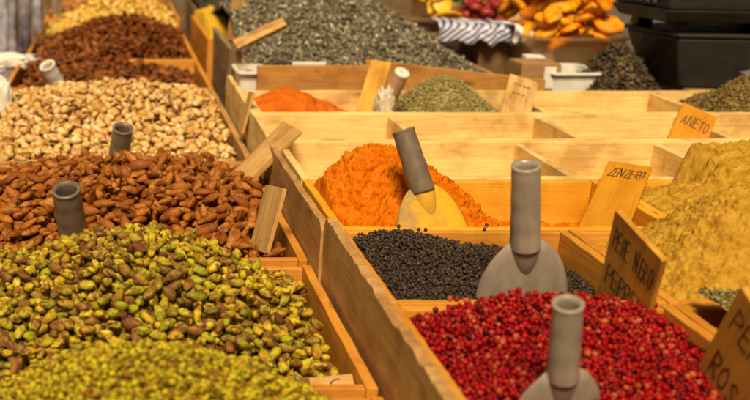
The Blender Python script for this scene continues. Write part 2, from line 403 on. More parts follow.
def f_almond(seed):
    w, h = (1, 1.08, .93)[seed % 3], (1, .9, 1.12)[seed % 3]
    def f(p):
        x = p.x; r = (1 - .30 * x - .10 * x * x)
        v = Vector((x * .0172, p.y * .0079 * r * w, p.z * .0058 * r * h))
        v *= 1 + .07 * noise.noise(p * 1.5 + Vector((seed * 5, 0, 0)))
        return v
    return f
def f_round(seed):
    def f(p):
        v = Vector((p.x * .0125, p.y * .0100, p.z * .0090)); v *= 1 + .12 * noise.noise(p * 1.3 + Vector((seed * 5, 2, 0)))
        return v
    return f
def f_shell(seed, open_):
    def f(p):
        r = 1 + .14 * p.x; ang = math.atan2(p.y, p.z); rr = math.hypot(p.y, p.z)
        y = p.y * .0084 * r; z = p.z * .0092 * r
        if abs(ang) < .10 and p.x > -.55: z -= .0035 * open_ * min(1, (p.x + .55) * 2)
        if .2 < abs(ang) < .6 and p.x > -.4: y += math.copysign(.0010 * open_ * (p.x + .4), p.y); z += .0006 * open_
        v = Vector((p.x * .0122, y, z)); v *= 1 + .05 * noise.noise(p * 1.4 + Vector((seed * 5, 2, 0)))
        return v
    return f
def shapeset(fs, nu, nv, slit=False):
    out = []
    for f in fs:
        V, Q = uvell(nu, nv, f); Tq = tri_fix(Q)
        mi = np.zeros(len(Tq), int)
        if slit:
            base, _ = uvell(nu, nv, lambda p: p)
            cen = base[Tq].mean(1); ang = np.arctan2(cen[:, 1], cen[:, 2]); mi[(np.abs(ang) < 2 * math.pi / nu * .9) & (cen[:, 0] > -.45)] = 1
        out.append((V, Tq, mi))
    return out
SH = {'kernel': shapeset([f_kernel(i) for i in range(5)], 12, 9),
      'almond': shapeset([f_almond(i) for i in range(4)], 14, 10),
      'round': shapeset([f_round(i) for i in range(3)], 10, 7),
      'shell': shapeset([f_shell(i, o) for i, o in enumerate((1, .7, 1.2, .25))], 16, 9, True)}
HALF = {'kernel': (.0106, .0058, .0053), 'almond': (.0169, .0074, .0054), 'round': (.0125, .010, .009), 'shell': (.0122, .0084, .0090)}

def rotm(yaw, tilt, roll):
    return np.array(Matrix.Rotation(yaw, 3, 'Z') @ Matrix.Rotation(tilt, 3, 'Y') @ Matrix.Rotation(roll, 3, 'X'))
def drop(reg, core, half, n, g, K=6, sink=.18, smin=.86, smax=1.12, tilt=.45, roll=3.2, ntemp=90, rng=RNG, shift=True):
    """drops ellipsoids one by one into a height map; each settles at the lowest of K trial spots"""
    x0, x1, y0, y1 = reg; nx = int((x1 - x0) / g) + 1; ny = int((y1 - y0) / g) + 1
    X, Y = np.meshgrid(x0 + np.arange(nx) * g, y0 + np.arange(ny) * g)
    C = core(X, Y); Hm = C.copy(); temps = []
    for i in range(ntemp):
        s = rng.uniform(smin, smax)
        R = rotm(rng.uniform(0, 6.283), rng.normal(0, tilt), rng.uniform(-roll, roll))
        A = R @ np.diag([1 / (h * s) ** 2 for h in half]) @ R.T
        w = int(max(half) * s / g) + 1
        dx, dy = np.meshgrid(np.arange(-w, w + 1), np.arange(-w, w + 1)); dx = dx.ravel(); dy = dy.ravel()
        px, py = dx * g, dy * g; B = A[0, 2] * px + A[1, 2] * py; Cc = A[0, 0] * px ** 2 + 2 * A[0, 1] * px * py + A[1, 1] * py ** 2 - 1
        D = B * B - A[2, 2] * Cc; ok = D > 0
        if not ok.any(): ok = (dx == 0) & (dy == 0)
        sq = np.sqrt(np.maximum(D[ok], 0)); temps.append((dx[ok], dy[ok], (-B[ok] - sq) / A[2, 2], (-B[ok] + sq) / A[2, 2], R, s, w))
    out = []
    for i in range(n):
        best = None
        for kx in range(K):
            t = temps[rng.integers(ntemp)]; w = t[6]
            ix = rng.integers(w, nx - w); iy = rng.integers(w, ny - w)
            ii, jj = iy + t[1], ix + t[0]
            z = (Hm[ii, jj] - t[2]).max(); sc = z - C[iy, ix]
            if best is None or sc < best[0]: best = (sc, z, ix, iy, t, ii, jj)
        sc, z, ix, iy, t, ii, jj = best; z -= sink * 2 * min(half)
        Hm[ii, jj] = np.maximum(Hm[ii, jj], z + t[3])
        out.append((np.array([x0 + ix * g, y0 + iy * g, z]), t[4], t[5]))
    if shift:                                          # bring the settled surface down to the wanted height
        dz = np.percentile(Hm - C, 65); C = C - dz
        for c, _, _ in out: c[2] -= dz
    return out, (X, Y, C)
def grid_mesh(X, Y, Z, skirt=None):
    ny, nx = X.shape; V = np.stack([X.ravel(), Y.ravel(), Z.ravel()], 1)
    idx = np.arange(nx * ny).reshape(ny, nx)
    Q = np.stack([idx[:-1, :-1].ravel(), idx[:-1, 1:].ravel(), idx[1:, 1:].ravel(), idx[1:, :-1].ravel()], 1)
    if skirt is not None:
        ring = np.concatenate([idx[0, :], idx[1:, -1], idx[-1, -2::-1], idx[-2:0:-1, 0]])
        b0 = len(V); low = V[ring].copy(); low[:, 2] = skirt; V = np.concatenate([V, low])
        n = len(ring); a = np.arange(n); c = (a + 1) % n
        Q = np.concatenate([Q, np.stack([b0 + a, b0 + c, ring[c], ring[a]], 1)])
    return V, Q
def mound(base, *peaks):
    def f(x, y):
        z = np.full(np.shape(x), base, float)
        for (A, xc, yc, sx, sy) in peaks: z = z + A * np.exp(-((x - xc) / sx) ** 2 - ((y - yc) / sy) ** 2)
        return z
    return f

PILES = []   # (kind, shapeset, nuts, core grid, mats, name, label, cat, group, stuffname, stufflabel)
def pile(shape, reg, target, n, mats, name, label, cat, group, sname, slabel, g=.002, limit=300, K=7, **kw):
    hf = HALF[shape]; nuts, grid = drop(reg, target, hf, n, g, K=K, **kw)
    PILES.append(dict(shape=shape, nuts=nuts, grid=grid, mats=mats, name=name, label=label, cat=cat, group=group, sname=sname, slabel=slabel, limit=limit))
IX0, IX1 = LX0 + .014, LX1 - .014
pile('kernel', (IX0, IX1, .925, 1.250), mound(LT - .052, (.130, .035, 1.14, .205, .24), (.055, -.24, 1.16, .12, .2)), 3300, M['kernel'], 'pistachio', 'shelled green pistachio with purplish skin heaped in the front left crate', 'nut', 'shelled green pistachios', 'pistachio_heap', 'the rest of the shelled green pistachios lying deeper in their heap', g=.0015)
pile('almond', (IX0, IX1, 1.300, 1.782), mound(LT - .030, (.076, .03, 1.60, .30, .28)), 2400, M['almond'], 'almond', 'light brown almond heaped in the crate behind the green pistachios', 'nut', 'light brown almonds', 'almond_heap', 'the rest of the light brown almonds lying deeper in their heap', g=.002)
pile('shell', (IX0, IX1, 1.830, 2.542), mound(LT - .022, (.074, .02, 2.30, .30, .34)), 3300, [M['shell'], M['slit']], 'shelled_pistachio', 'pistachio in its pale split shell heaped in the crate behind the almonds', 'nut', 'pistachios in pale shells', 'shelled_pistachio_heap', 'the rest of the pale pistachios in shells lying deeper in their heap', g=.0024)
DA = 'dark red-brown almond heaped in the two crates behind the pale pistachios'  # same almond shapes as the nearer crate, only given a darker skin colour
pile('almond', (IX0, IX1, 2.595, 3.045), mound(LT - .034, (.055, -.08, 2.92, .24, .30)), 1400, M['darkalmond'], 'dark_almond', DA, 'nut', 'dark red-brown almonds', 'almond_heap', 'the rest of the dark almonds in the crate with the white scoop', g=.0032, limit=150)
pile('almond', (IX0, IX1, 3.095, 3.605), mound(LT - .030, (.125, .05, 3.40, .25, .30)), 1400, M['darkalmond'], 'dark_almond', DA, 'nut', 'dark red-brown almonds', 'almond_heap', 'the rest of the dark almonds in the further of their two crates', g=.0032, limit=150)
pile('round', (IX0, IX1, 3.665, 4.135), mound(LT - .045, (.170, .05, 3.95, .24, .3)), 900, M['blanched'], 'blanched_nut', 'pale yellow blanched nut heaped behind the dark almonds', 'nut', 'pale yellow blanched nuts', 'blanched_nut_heap', 'the rest of the pale yellow nuts lying deeper in their heap', g=.003, limit=200)
pile('round', (IX0, IX1, 4.195, 4.885), mound(LT - .03, (.16, .05, 4.6, .26, .3)), 1100, M['hazel'], 'roasted_nut', 'roasted orange-brown nut heaped at the very back of the left row', 'nut', 'roasted orange-brown nuts', 'roasted_nut_heap', 'the rest of the roasted nuts lying deeper in their heap', g=.003, limit=120)

# which nuts show largest in the picture: count the view rays that reach each one
def place_piles():
    V8, Q8 = uvell(8, 6, lambda p: p); T8 = tri_fix(Q8)
    allV = []; allT = []; ids = []; b = 0
    for pi, P in enumerate(PILES):
        hf = np.array(HALF[P['shape']])
        for ni, (c, R, s) in enumerate(P['nuts']):
            allV.append((V8 * hf * s) @ R.T + c); allT.append(T8 + b); b += len(V8); ids += [(pi, ni)] * len(T8)
        P['cnt'] = np.zeros(len(P['nuts']), int)
    bv = BVHTree.FromPolygons(np.concatenate(allV).tolist(), np.concatenate(allT).tolist())
    for v in range(1, 400, 2):
        for u in range(1, 400, 2):
            h = bv.ray_cast(CAM, ray(u, v))
            if h[2] is not None:
                pi, ni = ids[h[2]]; PILES[pi]['cnt'][ni] += 1
    for P in PILES:
        shp = SH[P['shape']]; mats = P['mats'] if isinstance(P['mats'], list) else [P['mats']]
        order = np.argsort(-P['cnt'], kind='stable')[:P['limit']]
        solo = set(int(i) for i in order if P['cnt'][i] > 0)
        meshes = [np_mesh(P['name'], V, Tq, mats, mi) for V, Tq, mi in shp]
        Vs = []; Ts = []; Ms = []; b = 0
        X, Y, C = P['grid']; st = 3
        gv, gq = grid_mesh(X[::st, ::st], Y[::st, ::st], C[::st, ::st] + .3 * HALF[P['shape']][2])
        gt = np.concatenate([gq[:, [0, 1, 2]], gq[:, [0, 2, 3]]])
        Vs.append(gv); Ts.append(gt); Ms.append(np.zeros(len(gt), int)); b = len(gv)
        for ni, (c, R, s) in enumerate(P['nuts']):
            k = ni % len(shp)
            if ni in solo:
                o = bpy.data.objects.new(P['name'], meshes[k]); COL.objects.link(o)
                o.matrix_world = Matrix.Translation(Vector(c)) @ Matrix(R.tolist()).to_4x4() @ Matrix.Scale(s, 4)
                tag(o, P['label'], P['cat'], P['group'])
            else:
                V, Tq, mi = shp[k]
                Vs.append((V * s) @ R.T + c); Ts.append(Tq + b); Ms.append(mi); b += len(V)
        org = np.array([X.mean(), Y.mean(), C.mean()])
        o = link(P['sname'], np_mesh(P['sname'], np.concatenate(Vs) - org, np.concatenate(Ts), mats, np.concatenate(Ms)), org)
        tag(o, P['slabel'], 'nuts', None, 'stuff')
place_piles()

# ------------------------------------------------------------------ grains, flakes and powders
ICO = None
def ico(sub=1):
    import bmesh
    bm = bmesh.new(); bmesh.ops.create_icosphere(bm, subdivisions=sub, radius=1)
    V = np.array([v.co[:] for v in bm.verts]); bm.verts.index_update(); Tq = np.array([[v.index for v in f.verts] for f in bm.faces]); bm.free()
    return V, Tq
def merge(name, parts, mat, label, cat, smooth, org):
    Vs = []; Ts = []; b = 0
    for V, Tq in parts: Vs.append(V); Ts.append(Tq + b); b += len(V)
    org = np.array(org)
    o = link(name, np_mesh(name, np.concatenate(Vs) - org, np.concatenate(Ts), mat, None, smooth), org)
    return tag(o, label, cat, None, 'stuff')
def grains(name, label, cat, mat, reg, target, rad, n, g, jitter=.0, sub=2, squash=(1, 1, .92), K=5, smooth=True):
    nuts, (X, Y, C) = drop(reg, target, tuple(rad * q for q in squash), n, g, K=K, smin=.58, smax=1.18, sink=.15, ntemp=50)
    V0, T0 = ico(sub); parts = []
    var = []
    for q in range(6):
        d = 1 + np.array([jitter * noise.noise(Vector(p) * 1.9 + Vector((q * 9, 0, 0))) for p in V0]); var.append(V0 * d[:, None] * rad * np.array(squash))
    gv, gq = grid_mesh(X[::2, ::2], Y[::2, ::2], C[::2, ::2] + .4 * rad); parts.append((gv, np.concatenate([gq[:, [0, 1, 2]], gq[:, [0, 2, 3]]])))
    for i, (c, R, s) in enumerate(nuts): parts.append(((var[i % 6] * s) @ R.T + c, T0))
    return merge(name, parts, mat, label, cat, smooth, (X.mean(), Y.mean(), C.mean()))
def flakes(name, label, cat, mat, reg, target, n, size, asp=.4, mask=None, lift=.5, up=.6, thick=.15, rng=RNG, skirt=None, base_step=.008):
    x0, x1, y0, y1 = reg
    nx = int((x1 - x0) / base_step) + 2; ny = int((y1 - y0) / base_step) + 2
    X, Y = np.meshgrid(np.linspace(x0, x1, nx), np.linspace(y0, y1, ny)); Z = target(X, Y)
    V, Q = grid_mesh(X, Y, Z - size * .25, skirt); parts = [(V, np.concatenate([Q[:, [0, 1, 2]], Q[:, [0, 2, 3]]]))]
    # a bent leaf-like flake: six outline points on a curl, closed below
    B = np.array([(-1, 0, .15), (-.3, .9, 0), (.5, .7, .05), (1, 0, .25), (.4, -.8, 0), (-.4, -.75, -.05), (0, 0, .35), (0, 0, -.35)], float)
    Tq = []
    for j in range(6): Tq += [(j, 6, (j + 1) % 6)[::-1], ((j + 1) % 6, 7, j)[::-1]]
    Tq = np.array(Tq)
    px = rng.uniform(x0, x1, n); py = rng.uniform(y0, y1, n); pz = target(px, py)
    for i in range(n):
        s = size * rng.uniform(.45, 1.15); a = asp * rng.uniform(.6, 1.5)
        R = rotm(rng.uniform(0, 6.283), rng.normal(0, up), rng.normal(0, up))
        parts.append(((B * np.array([s, s * a, s * thick * 2])) @ R.T + np.array([px[i], py[i], pz[i] + rng.uniform(-.3, .5) * lift * size]), Tq))
    return merge(name, parts, mat, label, cat, False, (X.mean(), Y.mean(), Z.mean()))
def fbm(x, y, sc, seed, oct=5, rgh=.55, ridge=False):
    out = np.zeros(np.shape(x)); xr = np.ravel(x); yr = np.ravel(y); acc = np.zeros(len(xr)); amp = 1.0; f = sc
    for o in range(oct):
        vals = np.array([noise.noise(Vector((a * f, b * f, seed + o * 3.1))) for a, b in zip(xr, yr)])
        acc += amp * ((.5 - np.abs(vals) * 1.6) if ridge else vals); amp *= rgh; f *= 2.1
    return acc.reshape(np.shape(x))
def heap(name, label, cat, mat, reg, target, step, amp=.006, sc=38, seed=0, skirt=None, crack=0, chunk=0):
    """powder: a mound pushed in and out along its normals by crumbly 3-D noise"""
    x0, x1, y0, y1 = reg; nx = int((x1 - x0) / step) + 1; ny = int((y1 - y0) / step) + 1
    X, Y = np.meshgrid(np.linspace(x0, x1, nx), np.linspace(y0, y1, ny)); Z = target(X, Y)
    gy, gx = np.gradient(Z, Y[:, 0], X[0, :]); ln = np.sqrt(gx ** 2 + gy ** 2 + 1)
    V, Q = grid_mesh(X, Y, Z, skirt if skirt is not None else T - .11); n = nx * ny
    D = np.zeros(n); off = Vector((seed * 3.7, seed * 1.3, seed))
    for k in range(n):
        p = Vector(V[k]) + off
        d = .9 * noise.fractal(p * sc, .6, 2.1, 3) + .5 * (.5 - abs(noise.noise(p * sc * 1.9)) * 1.8) + .22 * noise.noise(p * 210)
        if chunk: d += chunk * max(0, noise.noise(p * sc * .8) - .1)
        D[k] = d
    if crack:
        for k in range(n):
            p = Vector((V[k][0], V[k][1], 0)) * 22 + Vector((noise.noise(Vector(V[k]) * 60), noise.noise(Vector(V[k]) * 60 + Vector((9, 0, 0))), 0)) * .25
            ds = noise.voronoi(p)[0]; D[k] -= crack * max(0, 1 - (ds[1] - ds[0]) / .10)
    # fade near the walls so that the powder stays inside its crate
    ex = np.minimum(np.minimum(X - x0, x1 - X), np.minimum(Y - y0, y1 - Y)).ravel(); fade = np.clip(ex / .008, 0, 1)
    N = np.stack([-(gx / ln).ravel(), -(gy / ln).ravel(), (1 / ln).ravel()], 1)
    N[:, 0] *= fade; N[:, 1] *= fade
    V[:n] += N * (D * amp)[:, None]
    parts = [(V, np.concatenate([Q[:, [0, 1, 2]], Q[:, [0, 2, 3]]]))]
    return merge(name, parts, mat, label, cat, True, (X.mean(), Y.mean(), Z.mean()))
grains('chopped_pistachio_heap', 'finely chopped yellow-green pistachio heaped at the bottom left corner', 'nuts', M['crumb'], (IX0, IX1, .60, .878), mound(LT - .055, (.158, .035, .75, .225, .23)), .0034, 9000, .0013, .45, 1, (1.25, .9, .75), 4, False)
def pep_t(x, y): return mound(T - .038, (.044, .36, 1.15, .15, .115))(x, y) + .004 * np.sin(x * 40) * np.sin(y * 33)
grains('black_peppercorn_heap', 'small wrinkled black peppercorns filling the crate around the upright grey scoop', 'spice', M['black'], (.302, .566, .976, 1.192), pep_t, .0024, 8500, .0011, .3, 1, (1, 1, .95), 4)
def red_t(x, y): return mound(T - .046, (.068, .44, .945, .19, .15))(x, y) + .003 * np.sin(x * 50 + 1) * np.sin(y * 41)
grains('red_peppercorn_heap', 'bright red peppercorns heaped in the front spice crate', 'spice', M['red'], (.302, .566, .730, .945), red_t, .0028, 6600, .0011, .42, 2, (1, 1, .95), 4)
# stray grains on the rims
V1, T1 = ico(2)
PB = [np_mesh('peppercorn', V1 * .0023 * (1 + .12 * np.random.default_rng(q).standard_normal((len(V1), 1))), T1, M['black']) for q in range(3)]
PR = [np_mesh('peppercorn', V1 * .0028 * (1 + .06 * np.random.default_rng(q).standard_normal((len(V1), 1))), T1, M['red']) for q in range(3)]
for i in range(7):
    o = link('peppercorn', PB[i % 3], (random.choice((.365, .40, .47, .52)) + random.uniform(-.012, .012), random.choice((YD0 - .009, YD0 + .006)) + random.uniform(-.003, .003), T + .0018))
    tag(o, 'stray black peppercorn on the rim between black peppercorns and turmeric', 'peppercorn', 'stray black peppercorns')
for i in range(8):
    o = link('peppercorn', PR[i % 3], (random.uniform(.31, .56), random.choice((YE0 - .009, YE0 + .006)) + random.uniform(-.003, .003), T + .0022))
    tag(o, 'stray red peppercorn on the rim between red and black peppercorns', 'peppercorn', 'stray red peppercorns')
# turmeric
tur_t = mound(T - .066, (.124, .388, 1.365, .118, .10), (.040, .475, 1.28, .055, .07), (.035, .33, 1.30, .07, .09))
heap('turmeric_heap', 'crumbly bright orange turmeric powder heaped in the yellow-stained crate', 'spice', M['turmeric'], (.2995, .716, 1.2205, 1.4285), tur_t, .0011, .0066, 66, 2, chunk=1.1)
heap('paprika_heap', 'orange-red paprika powder heaped in the back compartment tray', 'spice', M['paprika'], (.3005, .5535, 1.944, 2.162), mound(T - .055, (.072, .375, 2.08, .115, .11)), .003, .006, 40, 5)
# ginger: tall crumbly heap in front, cracked smooth slab behind
gin_t = mound(T - .030, (.104, .735, 1.10, .105, .11), (.02, .66, 1.02, .08, .08), (.05, .86, 1.12, .10, .12))
heap('ginger_heap', 'tall crumbly heap of tan ginger powder beside the pepper board', 'spice', M['ginger'], (.5925, .9185, .9745, 1.1935), gin_t, .0011, .0042, 70, 3, chunk=.9)
def slab_t(x, y):
    z = mound(T - .022, (.045, .82, 1.32, .10, .10))(x, y)
    edge = .830 + .014 * np.sin(y * 55) + .008 * np.sin(y * 131 + 1)
    top = T + .052 + .10 * (y - 1.34) + .05 * (x - .88)
    s = np.clip((x - edge) / .030, 0, 1) * np.clip((y - 1.262 - .012 * np.sin(x * 70)) / .035, 0, 1); s = s * s * (3 - 2 * s)
    return z * (1 - s) + s * np.maximum(z, top)
heap('ginger_slab', 'caked slab of tan ginger powder with a cracked edge', 'spice', M['ginger'], (.7415, 1.1385, 1.2205, 1.4285), slab_t, .0015, .0026, 75, 6, crack=1.6)
flakes('green_herb_heap', 'coarse pale green dried herb heaped in the back compartment tray', 'spice', M['herbgreen'], (.57, .864, 1.946, 2.160), lambda x, y: mound(T - .055, (.100, .70, 2.07, .10, .12))(x, y), 5000, .0075, .28)
flakes('brown_herb_heap', 'brown-green dried herb heaped in the back right compartment', 'spice', M['herbbrown'], (1.195, 1.605, 1.946, 2.160), lambda x, y: mound(T - .04, (.075, 1.36, 2.06, .12, .12), (.04, 1.5, 2.05, .15, .1))(x, y) + .006 * np.sin(x * 60) * np.sin(y * 47), 6000, .0075, .35)
flakes('mixed_herb_heap', 'flaky green dried herb in the small crate behind the ROSA board', 'spice', M['herbmix'], (.594, .917, .730, .945), lambda x, y: mound(T - .002, (.026, .62, .90, .14, .12))(x, y), 4200, .0062, .4)
# big grey herb heap with its front boards
def gh_t(x, y):
    d = np.sqrt(((x - .565) / .56) ** 2 + ((y - 2.95) / .95) ** 2)
    return T + .215 - .30 * d + .010 * np.sin(x * 17 + y * 5) + .006 * np.sin(y * 29 - x * 11)
HC = thing('wooden_crate', 'broad crate with tan front boards behind the trays, piled with grey herb', 'crate', (.68, 2.9, TZ + .001)); o = HC.location
def quadboard(name, parent, org, pts, th, mat):
    """front face given as 4 world points (counter-clockwise from bottom left); extruded away along +Y"""
    b = MB(); p = [Vector(q) for q in pts]; back = [q + Vector((0, th, 0)) for q in p]; off = random.uniform(0, 9)
    vs = p + back; b.add(vs, [(0, 1, 2, 3), (7, 6, 5, 4), (0, 4, 5, 1), (1, 5, 6, 2), (2, 6, 7, 3), (3, 7, 4, 0)], [(q.x + off, q.z, q.y + off) for q in vs])
    return b.build(name, mat, parent, org, bevel=.0015)
a0 = WY(258, 66, 2.20); a1 = WY(372, 66, 2.20)
quadboard('front_board', HC, o, [(a0.x, 2.20, TZ + .001), (a1.x, 2.20, TZ + .001), a1, a0], .014, M['tan'])
a0 = WY(366, 60, 2.225); a1 = WY(546, 80, 2.225)
fb = quadboard('front_board', HC, o, [(a0.x, 2.225, TZ + .001), (a1.x, 2.225, TZ + .001), a1, a0], .012, M['tan'])
b = MB(); b.box((.318, 2.245, TZ + .001), (.332, 3.6, T + .02)); b.build('side_board', M['greywood'], HC, o, bevel=.0015)
b = MB(); b.box((.985, 2.245, TZ + .001), (.997, 3.6, T - .03)); b.build('side_board', M['tan'], HC, o, bevel=.0015)
b = MB(); b.box((.333, 3.585, TZ + .001), (.984, 3.598, T)); b.build('back_board', M['tan'], HC, o, bevel=.0015)
b = MB(); b.box((.333, 2.245, TZ + .001), (.984, 3.584, TZ + .010)); b.build('bottom_board', M['tan'], HC, o)
flakes('grey_herb_heap', 'huge grey-green heap of coarse dried herb piled up in the top middle', 'spice', M['herbgrey'], (.334, .983, 2.245, 3.58), gh_t, 14000, .0105, .45, lift=.9, up=.7, base_step=.02)

# ------------------------------------------------------------------ scoops
def lathe(prof, seg=28):
    """prof list of (r, z), closed tube wall"""
    V = []; Q = []; n = len(prof)
    for r, z in prof:
        for j in range(seg):
            a = 2 * math.pi * j / seg; V.append((r * math.cos(a), r * math.sin(a), z))
    for i in range(n):
        i2 = (i + 1) % n
        for j in range(seg): Q.append((i * seg + j, i * seg + (j + 1) % seg, i2 * seg + (j + 1) % seg, i2 * seg + j))
    return V, Q
def scoop(label, bottom, top, rad, blade_w, blade_h, mat, hmat, face=(0, -1, 0), group='scoops stuck in the heaps', endmat=None, hole=None):
    """handle runs from bottom (where it meets the blade) to top; the blade hangs below, convex side towards face"""
    bottom = Vector(bottom); top = Vector(top); z = (top - bottom).normalized(); L = (top - bottom).length
    f = Vector(face); y = -(f - z * f.dot(z)).normalized(); x = y.cross(z)
    mw = Matrix(((x.x, y.x, z.x, bottom.x), (x.y, y.y, z.y, bottom.y), (x.z, y.z, z.z, bottom.z), (0, 0, 0, 1)))
    t = thing('scoop', label, 'scoop', None, group, mw)
    prof = []; n = 40
    for i in range(n + 1):
        s = i / n; r = rad * (1.10 - .12 * s) * (1 + .011 * math.sin(s * L / .027 * 2 * math.pi) + (.04 if s > .965 else 0))
        prof.append((r, s * L))
    for i in range(12):
        s = 1 - i / 11; prof.append((rad * .74 if i else rad * .80, L * (.25 + .75 * s)))
    prof.append((.0005, L * .25)); prof.append((.0005, .0))
    b = MB(); V, Q = lathe(prof); b.add(V, Q); b.build('handle', hmat, t, smooth=True)
    if endmat:
        b = MB(); V, Q = lathe([(rad * .99, L - .001), (rad * .99, L + .002), (rad * .95, L + .003), (.0003, L + .0032), (.0003, L - .001)]); b.add(V, Q); b.build('end_cap', endmat, t, smooth=True)
    # blade: round-shouldered shell, edges rolled away from the viewer
    b = MB(); nu, nv = 26, 22; vs = []
    for i in range(nv + 1):
        tt = i / nv; zz = .012 - blade_h * tt
        dm = .78
        w = blade_w / 2 * (max(4e-3, 1 - max(0, 1 - tt / dm) ** 2.1)) ** .53 if tt < dm else blade_w / 2 * (1 - .06 * ((tt - dm) / (1.001 - dm)) ** 2)
        for j in range(nu + 1):
            s = -1 + 2 * j / nu
            bulge = .13 * blade_w * (abs(s) ** 3) * (w / (blade_w / 2)) + .006 * max(0, 1 - tt / .16) ** 2
            vs.append((w * s, bulge - .004, zz))
    fs = [(i * (nu + 1) + j, i * (nu + 1) + j + 1, (i + 1) * (nu + 1) + j + 1, (i + 1) * (nu + 1) + j)[::-1] for i in range(nv) for j in range(nu)]
    b.add(vs, fs); b.build('blade', mat, t, smooth=True, solid=.0020)
    # socket: V shaped collar that carries the handle down onto the blade
    b = MB(); V = []; Q = []; sg = 28; ns = 14
    for i in range(ns + 1):
        s = i / ns; zz = .024 - .066 * s; w = rad * (.92 + 1.05 * s) * max(.03, 1 - s ** 1.7); fr = rad * (.92 + .42 * s) * max(.10, 1 - s ** 1.8)
        for j in range(sg):
            a = 2 * math.pi * j / sg; V.append((w * math.cos(a), math.sin(a) * (fr if math.sin(a) < 0 else rad * .9), zz))
    for i in range(ns):
        for j in range(sg): Q.append((i * sg + j, i * sg + (j + 1) % sg, (i + 1) * sg + (j + 1) % sg, (i + 1) * sg + j)[::-1])
    b.add(V, Q + [tuple(range(sg)), tuple(ns * sg + j for j in range(sg))[::-1]]); b.build('socket', mat, t, smooth=True)
    return t
scoop('grey plastic scoop dusted yellow, leaning in the orange turmeric', WY(423, 192, 1.234), WY(403, 130, 1.262), .0142, .102, .105, M['greyyel'], M['greydark'], (.25, -1, .25))
scoop('grey plastic scoop standing upright in the black peppercorns', WY(525, 248, 1.022), WY(526, 165, 1.005), .0143, .106, .125, M['grey'], M['grey'], (0, -1, .12))
scoop('grey plastic scoop standing in the red peppercorns', WY(562, 378, .785), WY(568, 303, .765), .0122, .084, .10, M['grey'], M['grey'], (0, -1, .15))
scoop('grey scoop handle sticking out of the light brown almonds', WY(75, 246, 1.375), WY(66, 189, 1.335), .0200, .09, .10, M['greydark'], M['greydark'], (0, -1, .1))
scoop('grey scoop handle sticking out of the pistachios in shells', WY(118, 164, 1.83), WY(123, 128, 1.80), .0190, .09, .10, M['greydark'], M['greydark'], (0, -1, .1))
scoop('white scoop handle leaning in the dark almonds', WY(60, 90, 2.70), WY(47, 65, 2.66), .0215, .09, .10, M['white'], M['white'], (.2, -1, .1))
scoop('pinkish scoop handle with a white end cap beside the plank in the back tray', WY(386, 104, 2.02), WY(402, 73, 1.98), .0155, .07, .07, M['tubeend'], M['tubeend'], (0, -1, .1), endmat=M['white'])

# ------------------------------------------------------------------ label boards with hand lettering
STK = {'P': [[(0, 0), (.05, 1), (.5, .95), (.62, .75), (.5, .55), (.05, .5)]], 'E': [[(.6, .98), (.05, 1), (0, 0), (.6, .03)], [(.03, .52), (.5, .54)]],
       'N': [[(0, 0), (.05, 1), (.6, .02), (.62, 1)]], 'R': [[(0, 0), (.05, 1), (.5, .95), (.6, .75), (.45, .55), (.05, .5), (.65, 0)]],
       'O': [[(.3, 1), (.05, .75), (.02, .3), (.25, 0), (.55, .15), (.62, .65), (.45, .95), (.3, 1)]], 'S': [[(.58, .85), (.35, 1), (.08, .8), (.3, .55), (.55, .3), (.3, .02), (.02, .15)]],
       'A': [[(0, 0), (.3, 1), (.62, 0)], [(.12, .38), (.5, .38)]], 'T': [[(0, 1), (.65, .97)], [(.33, .98), (.3, 0)]], 'Z': [[(.03, .97), (.6, 1), (.02, .02), (.62, .05)]],
       '~': [[(0, .3), (.15, .7), (.3, .25), (.45, .7), (.62, .3)]], ')': [[(0, 0), (.2, .5), (.55, .75), (1, .8)]], ' ': []}
def letters(lines, wid, zoff, mat, parent, weight=.0016):
    """lines: (text, x, y, height, advance, slant) in board coordinates"""
    b = MB(); off = .0
    for (txt, x, y, h, adv, sl) in lines:
        for ci, ch in enumerate(txt):
            ox = x + ci * adv + random.uniform(-.05, .05) * h; oy = y + random.uniform(-.06, .06) * h
            for st in STK[ch]:
                pts = [Vector((ox + px * adv * 1.18 + sl * py * h, oy + py * h, 0)) + Vector((random.uniform(-1, 1), random.uniform(-1, 1), 0)) * h * .025 for px, py in st]
                runs = [[pts[0]]]
                for q in range(1, len(pts)):
                    runs[-1].append(pts[q])
                    if q < len(pts) - 1 and (pts[q] - pts[q - 1]).angle(pts[q + 1] - pts[q], 0) > .9: runs.append([pts[q]])
                for rn in runs:
                    n = len(rn); vs = []
                    for i, p in enumerate(rn):
                        d = (rn[min(i + 1, n - 1)] - rn[max(i - 1, 0)]).normalized(); nn = Vector((-d.y, d.x, 0)); w = weight * random.uniform(.36, .62)
                        e = d * weight * .3 * (-1 if i == 0 else 1 if i == n - 1 else 0)
                        for sg in (-1, 1): vs.append((p.x + e.x + nn.x * w * sg, p.y + e.y + nn.y * w * sg, zoff + .0006 + off))
                    b.add(vs, [(2 * i, 2 * i + 2, 2 * i + 3, 2 * i + 1) for i in range(n - 1)]); off += .00001
    return b.build('lettering', mat, parent)
